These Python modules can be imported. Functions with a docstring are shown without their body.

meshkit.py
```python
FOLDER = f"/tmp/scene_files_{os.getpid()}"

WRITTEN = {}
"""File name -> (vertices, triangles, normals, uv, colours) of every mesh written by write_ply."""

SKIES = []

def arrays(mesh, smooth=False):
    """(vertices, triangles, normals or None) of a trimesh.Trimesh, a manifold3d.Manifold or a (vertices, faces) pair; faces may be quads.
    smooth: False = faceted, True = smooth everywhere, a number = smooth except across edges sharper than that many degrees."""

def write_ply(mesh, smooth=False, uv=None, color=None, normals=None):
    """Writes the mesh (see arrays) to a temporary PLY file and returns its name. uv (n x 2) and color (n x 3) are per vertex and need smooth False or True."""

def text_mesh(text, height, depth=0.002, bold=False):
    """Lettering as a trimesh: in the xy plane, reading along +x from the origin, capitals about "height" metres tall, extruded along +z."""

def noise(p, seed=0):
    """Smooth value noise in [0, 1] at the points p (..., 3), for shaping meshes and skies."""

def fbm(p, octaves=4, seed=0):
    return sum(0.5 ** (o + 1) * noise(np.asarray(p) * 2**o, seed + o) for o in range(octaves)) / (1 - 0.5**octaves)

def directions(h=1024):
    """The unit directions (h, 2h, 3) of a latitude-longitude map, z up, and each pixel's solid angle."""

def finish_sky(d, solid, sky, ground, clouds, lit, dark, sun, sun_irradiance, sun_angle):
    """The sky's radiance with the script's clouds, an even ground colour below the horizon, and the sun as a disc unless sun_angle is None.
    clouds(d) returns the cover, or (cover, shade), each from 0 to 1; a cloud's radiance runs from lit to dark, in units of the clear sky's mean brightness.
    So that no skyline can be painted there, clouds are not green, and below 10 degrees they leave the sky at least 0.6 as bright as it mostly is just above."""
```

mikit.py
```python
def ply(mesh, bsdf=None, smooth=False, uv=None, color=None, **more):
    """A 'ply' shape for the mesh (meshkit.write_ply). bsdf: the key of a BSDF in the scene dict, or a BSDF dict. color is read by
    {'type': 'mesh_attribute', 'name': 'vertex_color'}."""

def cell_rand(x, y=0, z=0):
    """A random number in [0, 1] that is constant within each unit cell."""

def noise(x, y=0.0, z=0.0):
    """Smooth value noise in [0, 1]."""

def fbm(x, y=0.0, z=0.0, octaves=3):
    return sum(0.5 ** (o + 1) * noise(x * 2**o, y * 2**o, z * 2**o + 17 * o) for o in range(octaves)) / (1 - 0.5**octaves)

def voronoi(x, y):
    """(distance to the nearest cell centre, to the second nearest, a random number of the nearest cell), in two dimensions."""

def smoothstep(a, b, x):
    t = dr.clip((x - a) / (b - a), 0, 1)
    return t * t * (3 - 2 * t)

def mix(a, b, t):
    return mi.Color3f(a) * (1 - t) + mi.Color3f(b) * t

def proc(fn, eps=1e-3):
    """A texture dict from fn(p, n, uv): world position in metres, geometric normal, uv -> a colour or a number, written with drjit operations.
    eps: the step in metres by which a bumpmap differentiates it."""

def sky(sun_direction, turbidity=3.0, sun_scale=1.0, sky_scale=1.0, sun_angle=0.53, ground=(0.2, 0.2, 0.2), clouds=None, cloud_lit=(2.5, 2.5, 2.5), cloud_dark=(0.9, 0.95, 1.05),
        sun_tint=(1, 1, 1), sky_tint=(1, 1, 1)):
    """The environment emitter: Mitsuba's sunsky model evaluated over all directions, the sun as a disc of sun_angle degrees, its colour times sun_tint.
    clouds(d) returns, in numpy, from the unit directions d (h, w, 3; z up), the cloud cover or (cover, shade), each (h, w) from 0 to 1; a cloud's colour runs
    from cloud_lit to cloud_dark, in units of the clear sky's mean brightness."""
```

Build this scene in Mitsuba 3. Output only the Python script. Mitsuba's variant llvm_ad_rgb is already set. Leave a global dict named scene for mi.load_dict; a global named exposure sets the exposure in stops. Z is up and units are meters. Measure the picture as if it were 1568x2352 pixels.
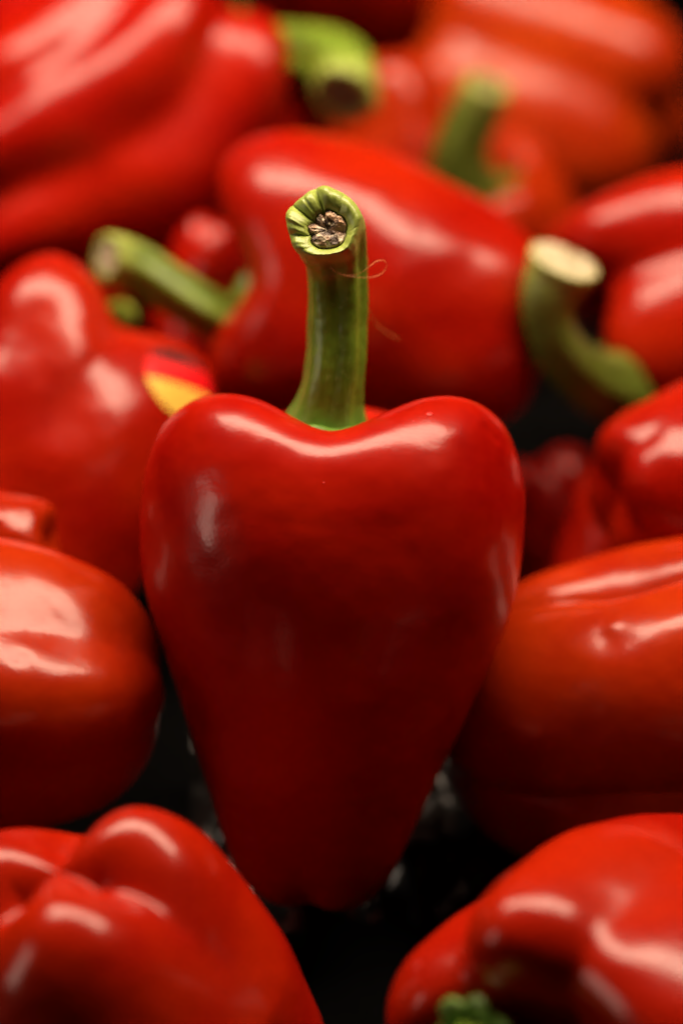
import math
import numpy as np
import trimesh
import drjit as dr
import mitsuba as mi
import mikit
import meshkit
from mikit import proc, noise, fbm, smoothstep, mix
from scipy.interpolate import CubicSpline, PchipInterpolator
from scipy.spatial import cKDTree

scene, labels = {}, {}
T = mi.ScalarTransform4f

# ------------------------------------------------------------------ camera
PITCH = math.radians(28)
FWD = np.array([0, math.cos(PITCH), -math.sin(PITCH)])
RIGHT = np.array([1.0, 0, 0])
UP = np.array([0, math.sin(PITCH), math.cos(PITCH)])
CAM = np.array([0.0, -0.5, 0.350])
FOVY = 23.77
scene['camera'] = dict(type='thinlens', fov=FOVY, fov_axis='y', aperture_radius=0.0112, focus_distance=0.530,
                       near_clip=0.02, far_clip=20.0,
                       to_world=T().look_at(origin=CAM.tolist(), target=(CAM + FWD).tolist(), up=[0, 0, 1]))
exposure = -0.2
KPX = 2352 / 2 / math.tan(math.radians(FOVY / 2))      # picture heights to metres at one metre


def at(px, py, d):
    """The point at the depth d along the lens axis that lies px, py into a 1568 x 2352 frame."""
    return CAM + FWD * d + RIGHT * (px - 784) / KPX * d - UP * (py - 1176) / KPX * d


def vec(r, u, f):
    """A direction given as right, up and towards the camera."""
    v = RIGHT * r + UP * u - FWD * f
    return v / np.linalg.norm(v)


# ------------------------------------------------------------------ light: lamps of the stall, all out of frame
def lamp(key, centre, target, w, h, radiance, label):
    c, t = np.array(centre, float), np.array(target, float)
    z = (t - c) / np.linalg.norm(t - c)
    x = np.cross(z, [0, 0, 1.0]) if abs(z[2]) < 0.97 else np.cross(z, [0, 1.0, 0])
    x /= np.linalg.norm(x)
    y = np.cross(z, x)
    place = lambda m: trimesh.Trimesh(np.array(m.vertices) @ np.array([x, y, z]) + c, m.faces, process=False)
    plate = trimesh.Trimesh(np.array([[-w / 2, -h / 2, 0], [w / 2, -h / 2, 0], [w / 2, h / 2, 0], [-w / 2, h / 2, 0.0]]), [[0, 1, 2], [0, 2, 3]], process=False)
    box = []
    for sx, sy, bw, bh in ((0, h / 2 + .02, w + .08, .04), (0, -h / 2 - .02, w + .08, .04), (w / 2 + .02, 0, .04, h), (-w / 2 - .02, 0, .04, h)):
        b = trimesh.creation.box((bw, bh, .08)); b.apply_translation((sx, sy, -.02)); box.append(b)
    b = trimesh.creation.box((w + .08, h + .08, .01)); b.apply_translation((0, 0, -.066)); box.append(b)
    scene[key + '__diffuser'] = mikit.ply(place(plate), 'lamp_diffuser', emitter={'type': 'area', 'radiance': {'type': 'rgb', 'value': list(radiance)}})
    scene[key + '__housing'] = mikit.ply(place(trimesh.util.concatenate(box)), 'lamp_housing')
    labels[key] = {'label': label, 'category': 'lamp'}


scene['lamp_diffuser'] = {'type': 'diffuse', 'reflectance': {'type': 'rgb', 'value': 0.7}}
scene['lamp_housing'] = {'type': 'diffuse', 'reflectance': {'type': 'rgb', 'value': 0.02}}
lamp('ceiling_lamp', (0.03, 0.125, 0.60), (0, 0.0, 0.09), 0.86, 0.19, (27.0, 20.4, 14.6), 'wide ceiling lamp hanging above the tray of peppers')
lamp('side_lamp', (-1.30, -0.42, 0.36), (0, 0.0, 0.1), 0.28, 0.62, (7.0, 5.6, 4.4), 'tall narrow lamp standing left of the tray')


# ------------------------------------------------------------------ materials
def skin(deep, light, seed, gloss):
    s = float(seed) * 3.7

    def colour(p, n, uv):
        q = p * 38.0
        a = fbm(q.x + s, q.y + s, q.z, 3)
        q2 = p * 420.0
        b = noise(q2.x, q2.y, q2.z + s)
        q3 = p * 1500.0
        c = noise(q3.x, q3.y, q3.z)
        t = smoothstep(0.3, 0.75, a) * 0.75 + 0.25 * b
        speck = smoothstep(0.93, 0.99, c)
        return mix(mix(deep, light, t), light, 0.35 * speck)

    def height(p, n, uv):
        q = p * 330.0
        q2 = p * 1400.0
        return (noise(q.x, q.y, q.z) * 0.6 + 0.14 * noise(q2.x, q2.y, q2.z))

    return {'type': 'bumpmap', 'scale': 0.00012, 'nested': proc(height, 2e-4),
            'bsdf': {'type': 'principled', 'base_color': proc(colour), 'roughness': gloss, 'specular': 0.25, 'clearcoat': 0.14, 'clearcoat_gloss': 0.93}}


scene['skin_crimson'] = skin((0.2340, 0.0016, 0.0004), (0.3240, 0.0079, 0.0007), 1, 0.23)
scene['skin_red'] = skin((0.2268, 0.0029, 0.0006), (0.3096, 0.0115, 0.0009), 2, 0.205)
scene['skin_orange'] = skin((0.2448, 0.0079, 0.0007), (0.3240, 0.0223, 0.0014), 3, 0.20)
scene['skin_amber'] = skin((0.3024, 0.0166, 0.0011), (0.4032, 0.0374, 0.0022), 4, 0.21)


def green(dark, light, seed, cut=None):
    def colour(p, n, uv):
        q = p * 260.0
        a = fbm(q.x, q.y, q.z + seed, 3)
        streak = noise(uv.x * 26.0 + seed, uv.y * 2.5, 0.3)
        fleck = smoothstep(0.78, 0.92, noise(p.x * 1900.0, p.y * 1900.0, p.z * 1900.0))
        body_c = mix(dark, light, dr.clip(0.55 * a + 0.6 * streak, 0, 1))
        body_c = mix(body_c, (0.30, 0.37, 0.075), 0.7 * smoothstep(0.80, 0.95, uv.y))      # paler towards the cut end: light from above painted into the green
        body_c = mix(body_c, (0.11, 0.29, 0.045), 0.7 * smoothstep(0.24, 0.10, uv.y))
        return mix(body_c, (0.42, 0.42, 0.16), 0.25 * fleck)

    def height(p, n, uv):
        q = p * 700.0
        return noise(q.x, q.y, q.z) + 0.6 * noise(uv.x * 60.0, uv.y * 6.0, 0.0)

    return {'type': 'bumpmap', 'scale': 0.00012, 'nested': proc(height, 2e-4),
            'bsdf': {'type': 'principled', 'base_color': proc(colour), 'roughness': 0.38, 'specular': 0.5}}


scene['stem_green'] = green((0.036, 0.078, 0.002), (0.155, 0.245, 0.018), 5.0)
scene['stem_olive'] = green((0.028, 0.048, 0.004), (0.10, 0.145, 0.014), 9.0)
scene['calyx_green'] = green((0.05, 0.13, 0.015), (0.14, 0.27, 0.04), 7.0)


def cork_colour(p, n, uv):
    q = p * 330.0
    a = fbm(q.x, q.y, q.z, 4)
    b = fbm(q.x * 2.3 + 9, q.y * 2.3, q.z * 2.3, 3)
    c = mix((0.040, 0.020, 0.010), (0.42, 0.25, 0.14), smoothstep(0.35, 0.62, a))
    return mix(c, (0.50, 0.42, 0.29), smoothstep(0.52, 0.68, b))


scene['cork'] = {'type': 'bumpmap', 'scale': 0.00035, 'nested': proc(lambda p, n, uv: fbm(p.x * 900.0, p.y * 900.0, p.z * 1500.0, 3), 1.5e-4),
                 'bsdf': {'type': 'principled', 'base_color': proc(cork_colour), 'roughness': 0.5, 'specular': 0.5}}
scene['cut_cream'] = {'type': 'principled', 'base_color': proc(lambda p, n, uv: mix((0.18, 0.14, 0.06), (0.40, 0.36, 0.24), smoothstep(0.2, 0.6, fbm(p.x * 420.0, p.y * 420.0, p.z * 420.0, 3)))), 'roughness': 0.55}
scene['cut_brown'] = {'type': 'principled', 'base_color': proc(lambda p, n, uv: mix((0.05, 0.035, 0.012), (0.16, 0.12, 0.05), fbm(p.x * 600.0, p.y * 600.0, p.z * 600.0, 3))), 'roughness': 0.6}
scene['cut_pale'] = {'type': 'principled', 'base_color': proc(lambda p, n, uv: mix((0.30, 0.24, 0.14), (0.62, 0.55, 0.38), fbm(p.x * 500.0, p.y * 500.0, p.z * 500.0, 3))), 'roughness': 0.55}
scene['black_plastic'] = {'type': 'principled', 'base_color': {'type': 'rgb', 'value': [0.006, 0.006, 0.006]}, 'roughness': 0.22, 'specular': 0.5}
scene['film_plastic'] = {'type': 'principled', 'base_color': {'type': 'rgb', 'value': [0.004, 0.004, 0.004]}, 'roughness': 0.55, 'specular': 0.12}
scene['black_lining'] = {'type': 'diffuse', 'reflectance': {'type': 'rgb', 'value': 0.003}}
scene['clear_film'] = {'type': 'principled', 'base_color': {'type': 'rgb', 'value': [0.008, 0.008, 0.008]}, 'roughness': 0.17, 'specular': 0.3}
scene['blemish_skin'] = {'type': 'principled', 'base_color': {'type': 'rgb', 'value': [0.40, 0.012, 0.008]}, 'roughness': 0.5, 'specular': 0.3}
scene['fibre'] = {'type': 'twosided', 'bsdf': {'type': 'principled', 'base_color': {'type': 'rgb', 'value': [0.62, 0.30, 0.10]}, 'roughness': 0.4}}


# ------------------------------------------------------------------ pepper builder
def smooth_profile(points, n):
    P = np.array(points, float)
    s = np.r_[0, np.cumsum(np.linalg.norm(np.diff(P, axis=0), axis=1))]
    s /= s[-1]
    f = PchipInterpolator(s, P[:, 0]) if False else CubicSpline(s, P[:, 0])
    g = CubicSpline(s, P[:, 1])
    t = np.linspace(0, 1, 4 * n)
    x, z = f(t), g(t)
    arc = np.r_[0, np.cumsum(np.hypot(np.diff(x), np.diff(z)))]
    arc /= arc[-1]
    u = np.linspace(0, 1, n)
    return np.interp(u, arc, x), np.interp(u, arc, z), u


def lobed(theta, furrows, eps=0.03, p=1.0):
    """(1 in a furrow .. 0 on a crest, index weights of each lobe) round the axis."""
    a = np.sort(np.radians(furrows) % (2 * np.pi))
    n = len(a)
    th = theta % (2 * np.pi)
    i = (np.searchsorted(a, th, side='right') - 1) % n
    lo, hi = a[i], a[(i + 1) % n]
    width = (hi - lo) % (2 * np.pi)
    s = ((th - lo) % (2 * np.pi)) / width
    f = 1 - ((np.sin(np.pi * s) ** 2 + eps) / (1 + eps)) ** (p / 2)
    f /= 1 - (eps / (1 + eps)) ** (p / 2)
    mid = (a + np.roll(np.where(np.arange(n) == 0, a + 2 * np.pi, a), -1)) / 2
    w = np.stack([np.exp(2.2 * (np.cos(theta - m) - 1)) for m in mid], -1)
    return f, w / w.sum(-1, keepdims=True), np.argsort(np.argsort(np.radians(furrows) % (2 * np.pi)))


STD = [(0, .84), (.16, .845), (.36, .90), (.58, .985), (.78, .995), (.95, .90), (1.0, .74), (.97, .55), (.88, .33), (.74, .14), (.52, .022), (.28, .012), (0, .05)]
BODIES = {}


def body(name, R, L, furrows=(0, 90, 180, 270), lobes=None, heights=None, profile=STD, deep=(.10, .05, .22), dip=(.06, .05), eps=.03, p=1.0,
         squash=1.0, bend=(0, 0), bump=.0012, seed=0, nu=240, nv=170, twist=0.0, ripple=.0005, dents=()):
    """A pepper body along +z, the cavity of its stem on top and its middle at the origin. deep: how far the furrows cut at the shoulder, the waist and the tip;
    dip: how far they lower the shoulder and lift the tip, in lengths; lobes, heights: the width and the rise of each lobe."""
    r, z, u = smooth_profile(profile, nv)
    theta = np.linspace(0, 2 * np.pi, nu, endpoint=False)
    zn0 = np.clip((z - z.min()) / (z.max() - z.min()), 0, 1)
    theta2 = theta[None] + (twist * np.sin(5.0 * zn0 + seed))[:, None]
    f, w, order = lobed(theta2, furrows, eps, p)
    n = len(furrows)
    # weights follow the sorted furrows: bring the given lists into that order
    rank = np.argsort(np.radians(furrows) % (2 * np.pi))
    lob = np.array(lobes if lobes is not None else [1.0] * n, float)[rank]
    hei = np.array(heights if heights is not None else [0.0] * n, float)[rank]
    sc, rise = w @ lob, w @ hei
    zz = z[:, None] * np.ones_like(theta)[None]
    zn = np.clip((z - z.min()) / (z.max() - z.min()), 0, 1)
    cut = np.interp(zn, [0, .12, .45, .8, 1.0], [deep[2], deep[2] * .8, deep[1], deep[0] * .9, deep[0]])
    cut = cut * np.interp(1 - u, [0, .10], [.15, 1])     # furrows fade out at the blossom scar
    inner = np.clip(u / .14, 0, 1)          # the cavity's floor stays round
    rr = r[:, None] * (1 - cut[:, None] * f) * (1 + (sc - 1) * np.interp(zn, [0, 1], [.6, 1])[:, None])
    top = np.interp(zn, [.55, 1], [0, 1])[:, None] ** 1.5
    tip = np.interp(zn, [0, .4], [1, 0])[:, None] ** 2 * np.clip((1 - u[:, None]) / .10, 0, 1)
    zz = zz + top * inner[:, None] * (rise - dip[0] * f) + tip * dip[1] * f
    x = rr * np.cos(theta) * R
    y = rr * np.sin(theta) * R * squash
    zc = (zz - .5) * L
    k = (.5 - zz) ** 2 - .25
    x, y = x + bend[0] * k * L, y + bend[1] * k * L
    v = np.stack([x, y, zc], -1)
    q = v / R * 1.3 + 11.3 * seed
    nrm = np.stack([rr * np.cos(theta), rr * np.sin(theta), (zz - .5) * .8], -1)
    nrm /= np.linalg.norm(nrm, axis=-1, keepdims=True) + 1e-9
    v = v + nrm * (((meshkit.fbm(q, 2, seed) - .5) * 2 * bump * 1.6 + (meshkit.fbm(q * 3.6 + 5, 2, seed + 9) - .5) * ripple) * np.clip(u / .1, 0, 1)[:, None] * np.clip((1 - u) / .05, 0, 1)[:, None])[..., None]
    # poles
    v[0] = v[0].mean(0)
    v[-1] = v[-1].mean(0)
    for (th0, u0, rad, dep) in dents:
        i, j = int(round(u0 * (nv - 1))), int(round((th0 % 360) / 360 * nu)) % nu
        c = v[i, j].copy()
        dd = np.linalg.norm(v - c, axis=-1)
        v = v - nrm * (dep * np.exp(-(dd / rad) ** 2))[..., None]
    V = v.reshape(-1, 3)
    i, j = np.meshgrid(np.arange(nv - 1), np.arange(nu), indexing='ij')
    a, b = i * nu + j, i * nu + (j + 1) % nu
    c, d = a + nu, b + nu
    F = np.vstack([np.stack([a, c, d], -1).reshape(-1, 3), np.stack([a, d, b], -1).reshape(-1, 3)])
    return trimesh.Trimesh(V, F, process=False)


def frame(axis, ref, roll=0.0):
    z = axis / np.linalg.norm(axis)
    x = ref - z * (ref @ z)
    x /= np.linalg.norm(x)
    y = np.cross(z, x)
    c, s = math.cos(math.radians(roll)), math.sin(math.radians(roll))
    return np.array([x * c + y * s, y * c - x * s, z])


def put(mesh, centre, axes):
    return trimesh.Trimesh(np.array(mesh.vertices) @ axes + centre, mesh.faces, process=False)


def spline(points, n):
    P = np.array(points, float)
    s = np.r_[0, np.cumsum(np.linalg.norm(np.diff(P[:, :3], axis=0), axis=1))]
    return CubicSpline(s / s[-1], P)(np.linspace(0, 1, n))


def tube(points, nu=72, nv=110, ribs=5, depth=.07, seed=0, curl=((.02, 1.0), (.10, .97), (.15, .88), (.15, .76), (.10, .68)), pleat=0.0, folds=None, shift=None):
    """A ribbed stem along (x, y, z, radius) points, its end rolled in to a small pit; returns the mesh, its uv and the rim's centre, frame and radius."""
    P = spline(points, nv)
    c, r = P[:, :3], P[:, 3]
    t = np.gradient(c, axis=0)
    t /= np.linalg.norm(t, axis=1, keepdims=True)
    x = np.cross(t[0], [0.3, 1, 0.2]); x /= np.linalg.norm(x)
    X = []
    for k in range(nv):
        x = x - t[k] * (x @ t[k]); x /= np.linalg.norm(x); X.append(x)
    X = np.array(X); Y = np.cross(t, X)
    th = np.linspace(0, 2 * np.pi, nu, endpoint=False)
    rib = np.cos(ribs * th + seed) + .45 * np.cos((ribs + 2) * th + 2.1 * seed) + .3 * np.cos(2 * th + seed)
    fade = np.interp(np.linspace(0, 1, nv), [0, .1, .75, 1], [1.4, 1, 1, .35])
    rad = r[:, None] * (1 + depth * fade[:, None] * rib[None])
    wob = meshkit.fbm(np.stack([np.cos(th)[None] * 2 + 0 * r[:, None], np.sin(th)[None] * 2 + 0 * r[:, None], np.linspace(0, 6, nv)[:, None] + 0 * th[None]], -1), 3, seed + 3) - .5
    rad = rad * (1 + .10 * wob)
    rings = [c[k] + rad[k][:, None] * (np.cos(th)[:, None] * X[k] + np.sin(th)[:, None] * Y[k]) for k in range(nv)]
    R1, e, base = r[-1], t[-1], rad[-1] / r[-1]
    fold = meshkit.fbm(np.stack([np.cos(th) * 2.6, np.sin(th) * 2.6, 0 * th], -1), 3, seed + 8) - .5
    crease = np.clip(np.abs(np.sin(3.0 * th + 1.1 * np.sin(th + seed) + seed)), 0, 1) ** .5 - .75
    side = 1.0
    if folds is not None:       # puckered on one side, smooth on the other
        side = .25 + np.clip(np.cos(th) * (X[-1] @ folds) + np.sin(th) * (Y[-1] @ folds), 0, 1) * 1.1
    for (off, sc) in curl:
        amp = pleat * (1.04 - sc) * 1.9
        pr = R1 * sc * (base * sc + (1 - sc)) * (1 + amp * side * (fold * 1.4 + crease * 1.1))
        mid = c[-1] + (0 if shift is None else shift * R1 * min(1, max(0, 1.04 - sc) * 2.8))
        rings.append(mid + e * (R1 * off * (1 + pleat * 2.0 * side * (fold + crease * .9))[:, None]) + pr[:, None] * (np.cos(th)[:, None] * X[-1] + np.sin(th)[:, None] * Y[-1]))
    V = np.array(rings)
    m = len(V)
    uv = np.stack(np.broadcast_arrays(th[None] / (2 * np.pi), np.linspace(0, 1, m)[:, None]), -1)
    i, j = np.meshgrid(np.arange(m - 1), np.arange(nu), indexing='ij')
    a, b = i * nu + j, i * nu + (j + 1) % nu
    F = np.vstack([np.stack([a, b, b + nu], -1).reshape(-1, 3), np.stack([a, b + nu, a + nu], -1).reshape(-1, 3)])
    rim = V[-1]
    return trimesh.Trimesh(V.reshape(-1, 3), F, process=False), uv.reshape(-1, 2), (rim, c[-1], e, X[-1], Y[-1], R1)


def cut_face(rim, e, sink, height, rough, seed, nr=44, dome=0.0):
    """The scar or the cut face that closes a stem: a rough sheet from the stem's rolled rim inwards."""
    mid = rim.mean(0)
    out = []
    n = len(rim)
    R = np.linalg.norm(rim - mid, axis=1).mean()
    for k in range(nr + 1):
        s = 1.06 * (1 - k / nr)
        base = mid + (rim - mid) * s
        q = (base - mid) / R
        h = (meshkit.fbm(q * 1.5 + 5 * seed, 4, seed) - .5) * rough * min(1, (1.06 - s) * 6) + dome * (1 - s * s)
        ridge = np.abs(meshkit.fbm(q * 1.1 + 2.0 + seed, 3, seed + 4) - .5) * rough * 1.6 * min(1, (1.06 - s) * 5)
        out.append(base + e * (R * (h - ridge + height * min(1, (1.06 - s) * 8)) - sink)[:, None])
    V = np.array(out)
    V[-1] = V[-1].mean(0)
    i, j = np.meshgrid(np.arange(nr), np.arange(n), indexing='ij')
    a, b = i * n + j, i * n + (j + 1) % n
    F = np.vstack([np.stack([a, b, b + n], -1).reshape(-1, 3), np.stack([a, b + n, a + n], -1).reshape(-1, 3)])
    return trimesh.Trimesh(V.reshape(-1, 3), F, process=False)


def calyx(centre, axis, r0, r1, n, slope, seed, rng_seed=0):
    """The pointed green collar at the foot of a stem, a thin leathery star that follows the hollow it sits in."""
    rng = np.random.default_rng(seed)
    axes = frame(axis, np.array([.3, .2, 1.0]))
    th = np.linspace(0, 2 * np.pi, 120, endpoint=False)
    pt = np.abs(np.cos(n * th / 2 + rng.uniform(0, 3))) ** 1.6
    r_out = r0 + (r1 - r0) * (.55 + .45 * pt) * (1 + .12 * np.sin(2 * th + seed))
    up, dn = [], []
    for k, s in enumerate(np.linspace(0, 1, 9)):
        r = r0 * .75 + (r_out - r0 * .75) * s
        h = slope * (r - r0) + .0005 * np.sin(7 * th + seed) * s
        thick = .0011 * (1 - s ** 3) + .0003
        up.append(np.stack([r * np.cos(th), r * np.sin(th), h + thick], -1))
        dn.append(np.stack([r * np.cos(th), r * np.sin(th), h - .0006], -1))
    V = np.array(up + dn[::-1])
    m, nu = len(V), len(th)
    i, j = np.meshgrid(np.arange(m), np.arange(nu), indexing='ij')
    a, b = i * nu + j, i * nu + (j + 1) % nu
    c, d = ((i + 1) % m) * nu + j, ((i + 1) % m) * nu + (j + 1) % nu
    F = np.vstack([np.stack([a, c, d], -1).reshape(-1, 3), np.stack([a, d, b], -1).reshape(-1, 3)])
    uv = np.stack(np.broadcast_arrays(th[None] / 6.283, np.linspace(0, 1, m)[:, None]), -1).reshape(-1, 2)
    return trimesh.Trimesh(V.reshape(-1, 3) @ axes + centre, F, process=False), uv


def spot_on(mesh, px, py):
    """The vertex of a placed mesh that faces the lens and lies nearest to px, py."""
    v, n = np.array(mesh.vertices), np.array(mesh.vertex_normals)
    q = v - CAM
    d = q @ FWD
    off = np.hypot(784 + (q @ RIGHT) / d * KPX - px, 1176 - (q @ UP) / d * KPX - py)
    off[(n * q).sum(1) > 0] = 1e9
    k = int(np.argmin(off))
    return k, v[k], n[k]


def dent(mesh, marks):
    """Presses small hollows (or, with a negative depth, lumps) into a skin: px, py, radius, depth."""
    n = np.array(mesh.vertex_normals)
    v = np.array(mesh.vertices)
    move = np.zeros(len(v))
    for px, py, rad, dep in marks:
        _, c, _ = spot_on(mesh, px, py)
        move += dep * np.exp(-(np.linalg.norm(v - c, axis=1) / rad) ** 2)
    return trimesh.Trimesh(v - n * move[:, None], mesh.faces, process=False)


COUNT = [0]
PLACED = {}


def pepper(label, centre, axis, ref, skin_key, stem=None, cal=None, marks=(), parts=False, category='pepper', **kw):
    """One pepper. stem: dict(points=[(px, py, d, radius)], ...); cal: dict for its calyx, which sits at the stem's foot."""
    key = 'red_pepper' if COUNT[0] == 0 else f'red_pepper_{COUNT[0]:03d}'
    COUNT[0] += 1
    labels[key] = {'label': label, 'category': category, 'group': 'red peppers heaped in the tray'}
    axes = frame(axis, ref)
    m = put(body(key, **kw), centre, axes)
    if marks:
        m = dent(m, marks)
    PLACED[key] = m
    whole = stem is None and cal is None and not parts
    scene[key if whole else key + '__body'] = mikit.ply(m, skin_key, smooth=True)
    if stem:
        s = dict(stem)
        pts = [(*at(px, py, d), r) for px, py, d, r in s.pop('points')]
        mat, cut, sink, hgt, rough, dome = s.pop('mat', 'stem_green'), s.pop('cut', 'cut_pale'), s.pop('sink', .0003), s.pop('height', .05), s.pop('rough', .12), s.pop('dome', .0)
        sm, uv, (rim, c, e, X, Y, R1) = tube(pts, **s)
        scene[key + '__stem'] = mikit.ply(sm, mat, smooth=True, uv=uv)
        scene[key + '__stem__cut_end'] = mikit.ply(cut_face(rim, e, sink, hgt, rough, s.get('seed', 0), dome=dome), cut, smooth=True)
        PLACED[key + '__stem'] = sm
    if cal:
        c = dict(cal)
        cm, uv = calyx(c.pop('centre'), c.pop('axis', axis), **c)
        scene[key + '__calyx'] = mikit.ply(cm, 'calyx_green', smooth=True, uv=uv)
    return key, m, axes


CAMF = vec(0, 0, 1)

# ------------------------------------------------------------------ the pepper in focus
H = .122
FOCAL = [(0, .84), (.10, .84), (.22, .87), (.40, .962), (.60, .998), (.775, .985), (.90, .935), (.972, .86), (1.0, .765), (.975, .665), (.90, .565), (.78, .44), (.65, .30), (.545, .18), (.44, .085), (.28, .02), (.13, .005), (0, .02)]
ax = vec(.06, .99, .085)
focal, focal_mesh, focal_axes = pepper(
    'sharp upright heart-shaped red pepper with a tall straight green stem',
    at(752, 1498, .572), ax, CAMF, 'skin_crimson',
    R=.0456, L=H, profile=FOCAL, furrows=(-4, 112, 246), lobes=(1.0, .97, 1.03), heights=(.012, -.035, -.008), deep=(.07, .008, .10), dip=(.062, .02), eps=.12, p=1.2,
    squash=1.0, bump=.0009, seed=4, nu=520, nv=420, ripple=.00045, marks=[(462, 1012, .0020, .00014), (1125, 985, .002, .0003), (1140, 1010, .0012, .0003), (1105, 965, .0015, -.0002), (520, 1210, .004, .00012)],
    stem=dict(points=[(742, 1030, .563, .0118), (748, 975, .561, .0094), (756, 925, .559, .0074), (768, 850, .557, .0066), (773, 760, .556, .0065), (774, 670, .554, .0065), (770, 605, .5515, .0067),
                      (758, 550, .5465, .0078), (745, 519, .5400, .0081)],
              nu=260, nv=240, ribs=5, depth=.085, seed=1, cut='cork', pleat=.30, folds=vec(-.75, .65, .1), shift=vec(.55, -.8, .1) * .24,
              curl=((.10, 1.03), (.24, 1.03), (.38, .99), (.48, .93), (.53, .86), (.53, .79), (.50, .71), (.45, .63), (.38, .56), (.28, .52)), sink=.0002, height=.26, rough=.5, dome=.24),
    cal=dict(centre=at(750, 990, .5612), r0=.0085, r1=.0135, n=6, slope=.15, seed=3))

# ------------------------------------------------------------------ its neighbours
pepper('red pepper lying on its side right behind the sharp one, green stem pointing left',
       at(900, 712, .672), vec(-.95, .20, -.12), vec(0, 1, 0), 'skin_red',
       R=.0438, L=.088, profile=[(0, .84), (.16, .845), (.36, .90), (.58, .985), (.78, .995), (.95, .90), (1.0, .74), (.95, .55), (.83, .33), (.66, .14), (.44, .022), (.22, .012), (0, .03)],
       furrows=(268, 160, 45), lobes=(1.0, 1.0, 1.04), heights=(.10, .0, .03), deep=(.16, .02, .12), dip=(.13, .03), eps=.10, bump=.0015, seed=2,
       stem=dict(points=[(620, 700, .674, .0105), (580, 735, .668, .0088), (540, 742, .662, .0068), (460, 705, .657, .0062), (370, 645, .654, .0060), (290, 600, .651, .0064), (250, 592, .648, .0066)], ribs=5, seed=2, cut='cut_pale'),
       cal=dict(centre=at(607, 712, .672), r0=.009, r1=.018, n=6, slope=.25, seed=5))

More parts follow.
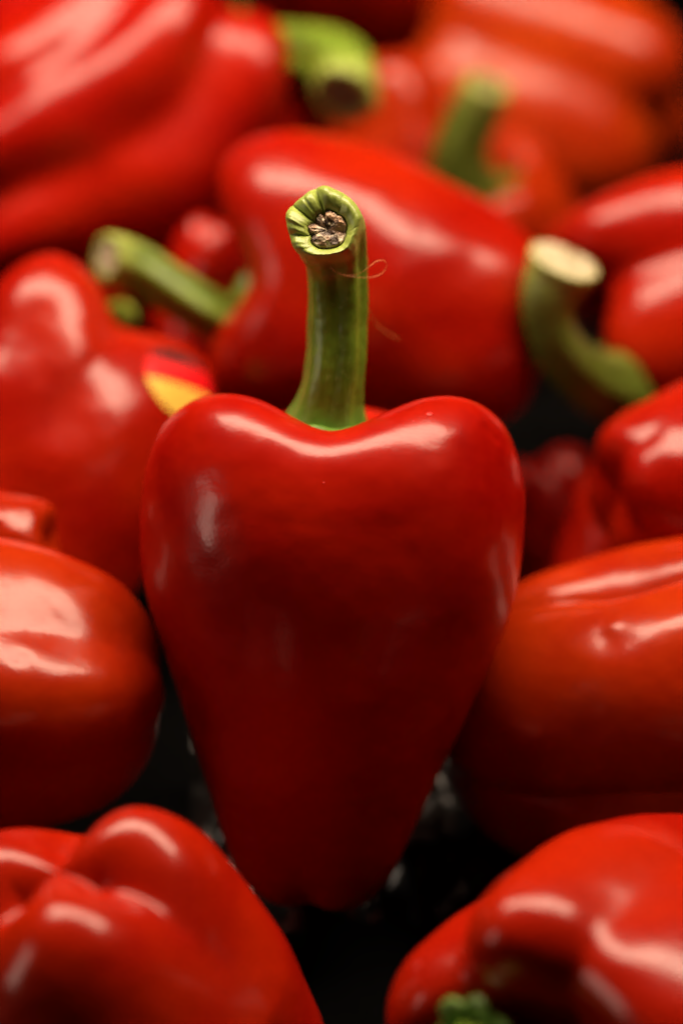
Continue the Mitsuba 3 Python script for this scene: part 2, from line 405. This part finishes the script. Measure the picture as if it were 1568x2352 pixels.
k15, m15, ax15 = pepper('red pepper at the left with a three-coloured oval sticker on its flank',
       at(70, 1120, .642), vec(.26, .88, -.40), CAMF, 'skin_red',
       R=.0425, L=.098, furrows=(14, 112, 205, 300), lobes=(1.0, 1.0, 1.0, 1.02), heights=(-.05, -.02, .0, .06), deep=(.16, .10, .2), dip=(.09, .05), eps=.07, bump=.0022, ripple=.0006, twist=.14, seed=6,
       stem=dict(points=[(235, 820, .655, .008), (243, 780, .657, .0055), (258, 745, .664, .0048), (280, 728, .672, .0045)], ribs=5, seed=3, cut='cut_pale'))

pepper('big ribbed red pepper lying aslant at the upper left, bent stem hanging right',
       at(198, 385, .758), vec(.72, .66, -.22), CAMF, 'skin_crimson',
       R=.060, L=.125, furrows=(-104, -66, -32, 2, 40, 80, 150, 215), deep=(.12, .06, .2), dip=(.05, .05), eps=.14, bump=.004, seed=8, twist=.22,
       stem=dict(points=[(545, 130, .745, .0125), (595, 118, .742, .0095), (670, 118, .735, .0082), (745, 128, .728, .0085), (790, 165, .720, .0092), (790, 215, .712, .0095)], ribs=5, seed=4, cut='cut_brown'),
       cal=dict(centre=at(560, 118, .747), r0=.009, r1=.020, n=6, slope=.2, seed=6))

pepper('dark red pepper at the top edge behind the stem that hangs right',
       at(790, -90, .90), vec(.2, -.3, -.9), vec(0, 1, 0), 'skin_crimson', R=.042, L=.09, seed=9, nu=160, nv=120)

pepper('small rounded red pepper tip between the two blurred stems at the top',
       at(925, 395, .79), vec(.1, -.95, -.2), CAMF, 'skin_orange', R=.024, L=.075, profile=[(0, .84), (.16, .845), (.36, .90), (.58, .985), (.78, .995), (.95, .90), (1.0, .74), (.97, .55), (.86, .33), (.70, .15), (.48, .03), (.26, .0), (0, .0)],
       furrows=(60, 180, 300), deep=(.1, .03, .08), seed=10, nu=160, nv=120)

pepper('large blurred orange-red pepper filling the upper right, behind the others',
       at(1270, 215, .86), vec(-.84, .34, -.42), vec(0, 1, 0), 'skin_amber',
       R=.049, L=.094, furrows=(280, 30, 150), lobes=(1.0, 1.0, 1.08), deep=(.22, .20, .3), dip=(.07, .08), eps=.05, seed=11)

pepper('red pepper half hidden behind the lying one, its dark blurred stem pointing up',
       at(1180, 575, .79), vec(-.40, .60, .55), vec(0, 1, 0), 'skin_orange',
       R=.0275, L=.065, furrows=(62, 160, 292), deep=(.14, .05, .2), dip=(.07, .05), eps=.05, seed=25, nu=200, nv=150,
       stem=dict(points=[(1130, 520, .775, .011), (1085, 455, .765, .0100), (1055, 375, .758, .0086), (1080, 290, .752, .0076), (1108, 225, .748, .0074), (1118, 200, .746, .0074)], ribs=5, seed=5, mat='stem_olive', cut='cut_brown'),
       cal=dict(centre=at(1100, 480, .768), r0=.010, r1=.017, n=6, slope=.2, seed=8))

pepper('red pepper at the right edge with a thick stem cut off cream white',
       at(1712, 690, .70), vec(-.94, -.22, -.08), vec(0, 1, 0), 'skin_red',
       R=.0450, L=.085, furrows=(350, 292, 205, 80), heights=(.16, .08, .0, .0), lobes=(.95, 1.0, 1.02, 1.0), deep=(.20, .10, .2), dip=(.10, .05), eps=.05, seed=12,
       stem=dict(points=[(1478, 850, .686, .0128), (1436, 890, .672, .0106), (1350, 866, .657, .0081), (1278, 790, .648, .0067), (1258, 725, .645, .0066), (1262, 676, .6435, .0076), (1276, 640, .6428, .0086), (1294, 602, .6412, .0098)], ribs=4, depth=.05, seed=6, mat='stem_olive', cut='cut_cream',
                 curl=((.03, 1.0), (.06, .97), (.07, .93)), sink=.0002, height=.0, rough=.06),
       cal=dict(centre=at(1450, 872, .681), r0=.011, r1=.018, n=6, slope=.3, seed=9))

pepper('red pepper at the right edge below the cream-cut stem, its underside dark',
       at(1680, 1100, .625), vec(.9, .12, -.3), vec(0, 1, 0), 'skin_red', R=.0295, L=.070, furrows=(40, 130, 220, 310), deep=(.08, .03, .08), dip=(.05, .02), seed=13)

pepper('small tapered red pepper tip in the dark gap above the creased orange-red pepper',
       at(1425, 1370, .665), vec(.1, -.97, -.1), CAMF, 'skin_red', R=.024, L=.070,
       profile=[(0, .84), (.16, .845), (.36, .90), (.58, .985), (.78, .995), (.95, .90), (1.0, .74), (.93, .55), (.78, .33), (.60, .15), (.40, .03), (.2, .0), (0, .0)], furrows=(60, 180, 300), deep=(.1, .03, .08), seed=14, nu=160, nv=120)

pepper('shaded red pepper deep in the gap right of the sharp one',
       at(1290, 1340, .73), vec(.2, -.9, -.3), CAMF, 'skin_crimson', R=.026, L=.080, furrows=(60, 180, 300), seed=15, nu=140, nv=100)

pepper('shaded red pepper in the gap under the ribbed one at the upper left',
       at(480, 770, .715), vec(-.1, -.9, -.3), CAMF, 'skin_crimson', R=.019, L=.07, furrows=(60, 180, 300), seed=16, nu=140, nv=100)

pepper('large smooth orange-red pepper lying at the right, one long crease along its top',
       at(1512, 1628, .587), vec(.945, .10, .26), vec(0, 1, 0), 'skin_orange',
       R=.0422, L=.106, profile=[(0, .84), (.16, .845), (.36, .90), (.58, .985), (.78, .995), (.95, .90), (1.0, .76), (1.0, .62), (.955, .44), (.86, .27), (.71, .13), (.52, .045), (.32, .006), (.16, .0), (0, .006)],
       furrows=(-66, 26, 125, 210), lobes=(.99, 1, 1, 1), deep=(.20, .26, .16), dip=(.05, .02), eps=.003, p=.5, ripple=.00025, bump=.0016, seed=17, nu=420, nv=300,
       marks=[(1405, 1440, .002, -.0003), (1390, 1470, .004, .0005), (1250, 1760, .003, .0004), (1300, 1800, .004, -.0004), (1370, 1850, .003, .0004), (1460, 1790, .004, .0004), (1200, 1700, .005, -.0003), (1480, 1880, .004, .0005), (1340, 1690, .006, .0005)])

pepper('red pepper in the bottom right corner showing its lobes and green calyx',
       at(1462, 2292, .49), vec(-.58, -.28, .76), vec(0, 1, 0), 'skin_red',
       R=.0375, L=.080, furrows=(40, 112, 205, 335), lobes=(1.12, 1, 1.12, 1.0), deep=(.20, .08, .2), dip=(.075, .05), eps=.05, seed=18,
       stem=dict(points=[(1108, 2385, .468, .0060), (1085, 2410, .461, .0047), (1075, 2450, .453, .0048), (1055, 2510, .448, .0048)], ribs=5, seed=7, cut='cut_pale'),
       cal=dict(centre=at(1094, 2372, .4645), r0=.005, r1=.0088, n=6, slope=.3, seed=10))

pepper('red pepper in the bottom left corner, its lobed blossom end turned up',
       at(248, 2345, .492), vec(.20, -.82, -.46), CAMF, 'skin_red',
       R=.0405, L=.086, furrows=(62, 192, 300), lobes=(1.0, 1.04, 1.0), deep=(.08, .04, .24), dip=(.05, .09), eps=.05, seed=19, nu=320, nv=220)

pepper('orange-red pepper at the left edge with two soft bulges and a dimple',
       at(-8, 1580, .565), vec(-.93, .04, .24), vec(0, 1, 0), 'skin_orange',
       R=.0352, L=.075, profile=[(0, .84), (.16, .845), (.36, .90), (.58, .985), (.78, .995), (.95, .90), (1.0, .76), (1.0, .62), (.97, .46), (.88, .29), (.72, .14), (.52, .045), (.30, .005), (.15, 0), (0, .004)],
       furrows=(301, 40, 130, 236), lobes=(1.0, 1, 1, 1.0), deep=(.12, .12, .12), dip=(.05, .01), eps=.12, p=1.2, ripple=.0001, seed=20, nu=320, nv=220,
       marks=[(45, 1512, .0022, .0003)])

pepper('small red pepper end at the left edge above the one with the dimple',
       at(-145, 1275, .592), vec(-.97, -.1, -.2), vec(0, 1, 0), 'skin_orange', R=.0175, L=.060, furrows=(60, 180, 300), deep=(.08, .03, .04), dip=(.05, .01), seed=21, nu=160, nv=120)


# ------------------------------------------------------------------ the sticker on the left pepper
def sticker(mesh, px, py, nu, nv, ru, rv, tilt, lift):
    """A thin oval label that follows the skin of a pepper (vertices row by row) round the spot at px, py."""
    k, _, _ = spot_on(mesh, px, py)
    i0, j0 = divmod(k, nu)
    G = np.array(mesh.vertices).reshape(nv, nu, 3)
    N = np.array(mesh.vertex_normals).reshape(nv, nu, 3)
    di = np.linalg.norm(G[i0 + 1, j0] - G[i0 - 1, j0]) / 2
    dj = np.linalg.norm(G[i0, (j0 + 1) % nu] - G[i0, j0 - 1]) / 2
    c, s_ = math.cos(tilt), math.sin(tilt)

    def sample(a, b):
        ii, jj = i0 + b / di, (j0 + a / dj) % nu
        i1, j1 = np.clip(np.floor(ii).astype(int), 0, nv - 2), np.floor(jj).astype(int) % nu
        fi, fj = (ii - i1)[..., None], (jj - np.floor(jj))[..., None]
        j2 = (j1 + 1) % nu
        mixg = lambda A: (A[i1, j1] * (1 - fi) * (1 - fj) + A[i1 + 1, j1] * fi * (1 - fj) + A[i1, j2] * (1 - fi) * fj + A[i1 + 1, j2] * fi * fj)
        return mixg(G) + mixg(N) * lift

    th = np.linspace(0, 2 * np.pi, 96, endpoint=False)
    rho = np.linspace(0, 1, 26)
    x, y = ru * rho[:, None] * np.cos(th), rv * rho[:, None] * np.sin(th)
    V = sample(c * x - s_ * y, s_ * x + c * y)
    i, j = np.meshgrid(np.arange(25), np.arange(96), indexing='ij')
    a, b = i * 96 + j, i * 96 + (j + 1) % 96
    F = np.vstack([np.stack([a, a + 96, b + 96], -1).reshape(-1, 3), np.stack([a, b + 96, b], -1).reshape(-1, 3)])
    uv = np.stack([x / ru / 2 + .5, y / rv / 2 + .5], -1).reshape(-1, 2)
    m = trimesh.Trimesh(V.reshape(-1, 3), F, process=False)
    if (np.array(m.vertex_normals)[0] * N[i0, j0]).sum() < 0:
        m = trimesh.Trimesh(m.vertices, m.faces[:, ::-1], process=False)
    return m, uv


def label_print(p, n, uv):
    red = mix((0.012, 0.011, 0.012), (0.62, 0.006, 0.009), smoothstep(0.24, 0.255, uv.y))
    return mix(red, (0.60, 0.40, 0.06), smoothstep(0.56, 0.575, uv.y))


scene['sticker_print'] = {'type': 'twosided', 'bsdf': {'type': 'principled', 'base_color': proc(label_print), 'roughness': 0.35, 'specular': 0.4}}
stm, stuv = sticker(m15, 422, 876, 240, 170, .0125, .0105, math.radians(-12), .0003)
scene[k15 + '__sticker'] = mikit.ply(stm, 'sticker_print', smooth=True, uv=stuv)
labels[k15 + '__sticker'] = {'label': 'oval sticker striped black, red and yellow'}
PLACED[k15 + '__sticker'] = stm

# ------------------------------------------------------------------ marks and a fibre on the pepper in focus
for px, py, r in ((985, 951, .00085), (950, 966, .0003), (880, 945, .00035), (742, 1108, .0003)):
    _, c, nn = spot_on(focal_mesh, px, py)
    b = trimesh.creation.icosphere(3, 1.0)
    fr = frame(nn, np.array([.3, .1, .9]))
    b = trimesh.Trimesh((np.array(b.vertices) * [r, r * .85, r * .25]) @ fr + c, b.faces, process=False)
    key = focal + '__blemish'
    while key in scene:
        key = focal + '__blemish_%03d' % (int(key[-3:]) + 1 if key[-1].isdigit() else 1)
    scene[key] = mikit.ply(b, 'blemish_skin', smooth=True)


def thread(points, r, n=160):
    return tube([(*at(*p), r) for p in points], nu=8, nv=n, ribs=2, depth=0, curl=((0, .5),))[0]


strand = [(742, 592, .5445), (755, 612, .5442), (775, 626, .544), (800, 632, .544), (825, 628, .543), (848, 612, .543), (868, 599, .544), (884, 600, .545), (887, 612, .546), (876, 628, .546),
          (850, 637, .545), (815, 636, .5425), (780, 629, .5425), (758, 613, .5432), (748, 594, .544)]
scene['thin_fibre'] = mikit.ply(thread(strand, .00006), 'fibre', smooth=True)
labels['thin_fibre'] = {'label': 'thin golden fibre looping off the scar of the upright stem', 'category': 'fibre'}
scene['thin_fibre_001'] = mikit.ply(thread([(838, 690, .560), (846, 712, .566), (860, 738, .572), (885, 762, .578), (915, 777, .584)], .00007), 'fibre', smooth=True)
labels['thin_fibre_001'] = {'label': 'short blurred fibre curving right from the middle of the upright stem', 'category': 'fibre'}

# ------------------------------------------------------------------ the tray and the plastic under the peppers
n = 140
gx, gy = np.meshgrid(np.linspace(-.30, .30, n), np.linspace(-.26, .50, n), indexing='ij')
h = .035 * (meshkit.fbm(np.stack([gx * 30, gy * 30, 0 * gx], -1), 3, 3) - .5)
cr = np.abs(meshkit.fbm(np.stack([gx * 22 + 4, gy * 22, 0 * gx + 2], -1), 3, 7) - .5) * .05
gz = -.016 + h * .12 - cr * .25 + np.clip(gy - .03, 0, 1) * .16
V = np.stack([gx, gy, gz], -1).reshape(-1, 3)
i, j = np.meshgrid(np.arange(n - 1), np.arange(n - 1), indexing='ij')
a = i * n + j
F = np.vstack([np.stack([a, a + n, a + n + 1], -1).reshape(-1, 3), np.stack([a, a + n + 1, a + 1], -1).reshape(-1, 3)])
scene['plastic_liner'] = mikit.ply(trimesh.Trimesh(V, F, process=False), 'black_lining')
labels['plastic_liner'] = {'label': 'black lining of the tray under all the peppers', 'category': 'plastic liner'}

n = 70
u_, v_ = np.meshgrid(np.linspace(-1, 1, n), np.linspace(-1, 1, n), indexing='ij')
q = np.stack([u_ * 3.0 + 3, v_ * 1.5, 0 * u_ + .7], -1)
hh = np.abs(meshkit.fbm(q, 2, 11) - .5) * 2 + .3 * np.abs(meshkit.fbm(q * 1.9, 2, 12) - .5)
V = np.stack([.018 + .056 * u_, .004 + .036 * v_, -.012 + .026 * hh + .012 * v_], -1).reshape(-1, 3)
i, j = np.meshgrid(np.arange(n - 1), np.arange(n - 1), indexing='ij')
a = i * n + j
F = np.vstack([np.stack([a, a + n, a + n + 1], -1).reshape(-1, 3), np.stack([a, a + n + 1, a + 1], -1).reshape(-1, 3)])
scene['crinkled_film'] = mikit.ply(trimesh.Trimesh(V, F, process=False), 'clear_film', smooth=40)
labels['crinkled_film'] = {'label': 'crinkled shiny dark film glinting in the dark gaps round the upright pepper tip', 'category': 'plastic film'}
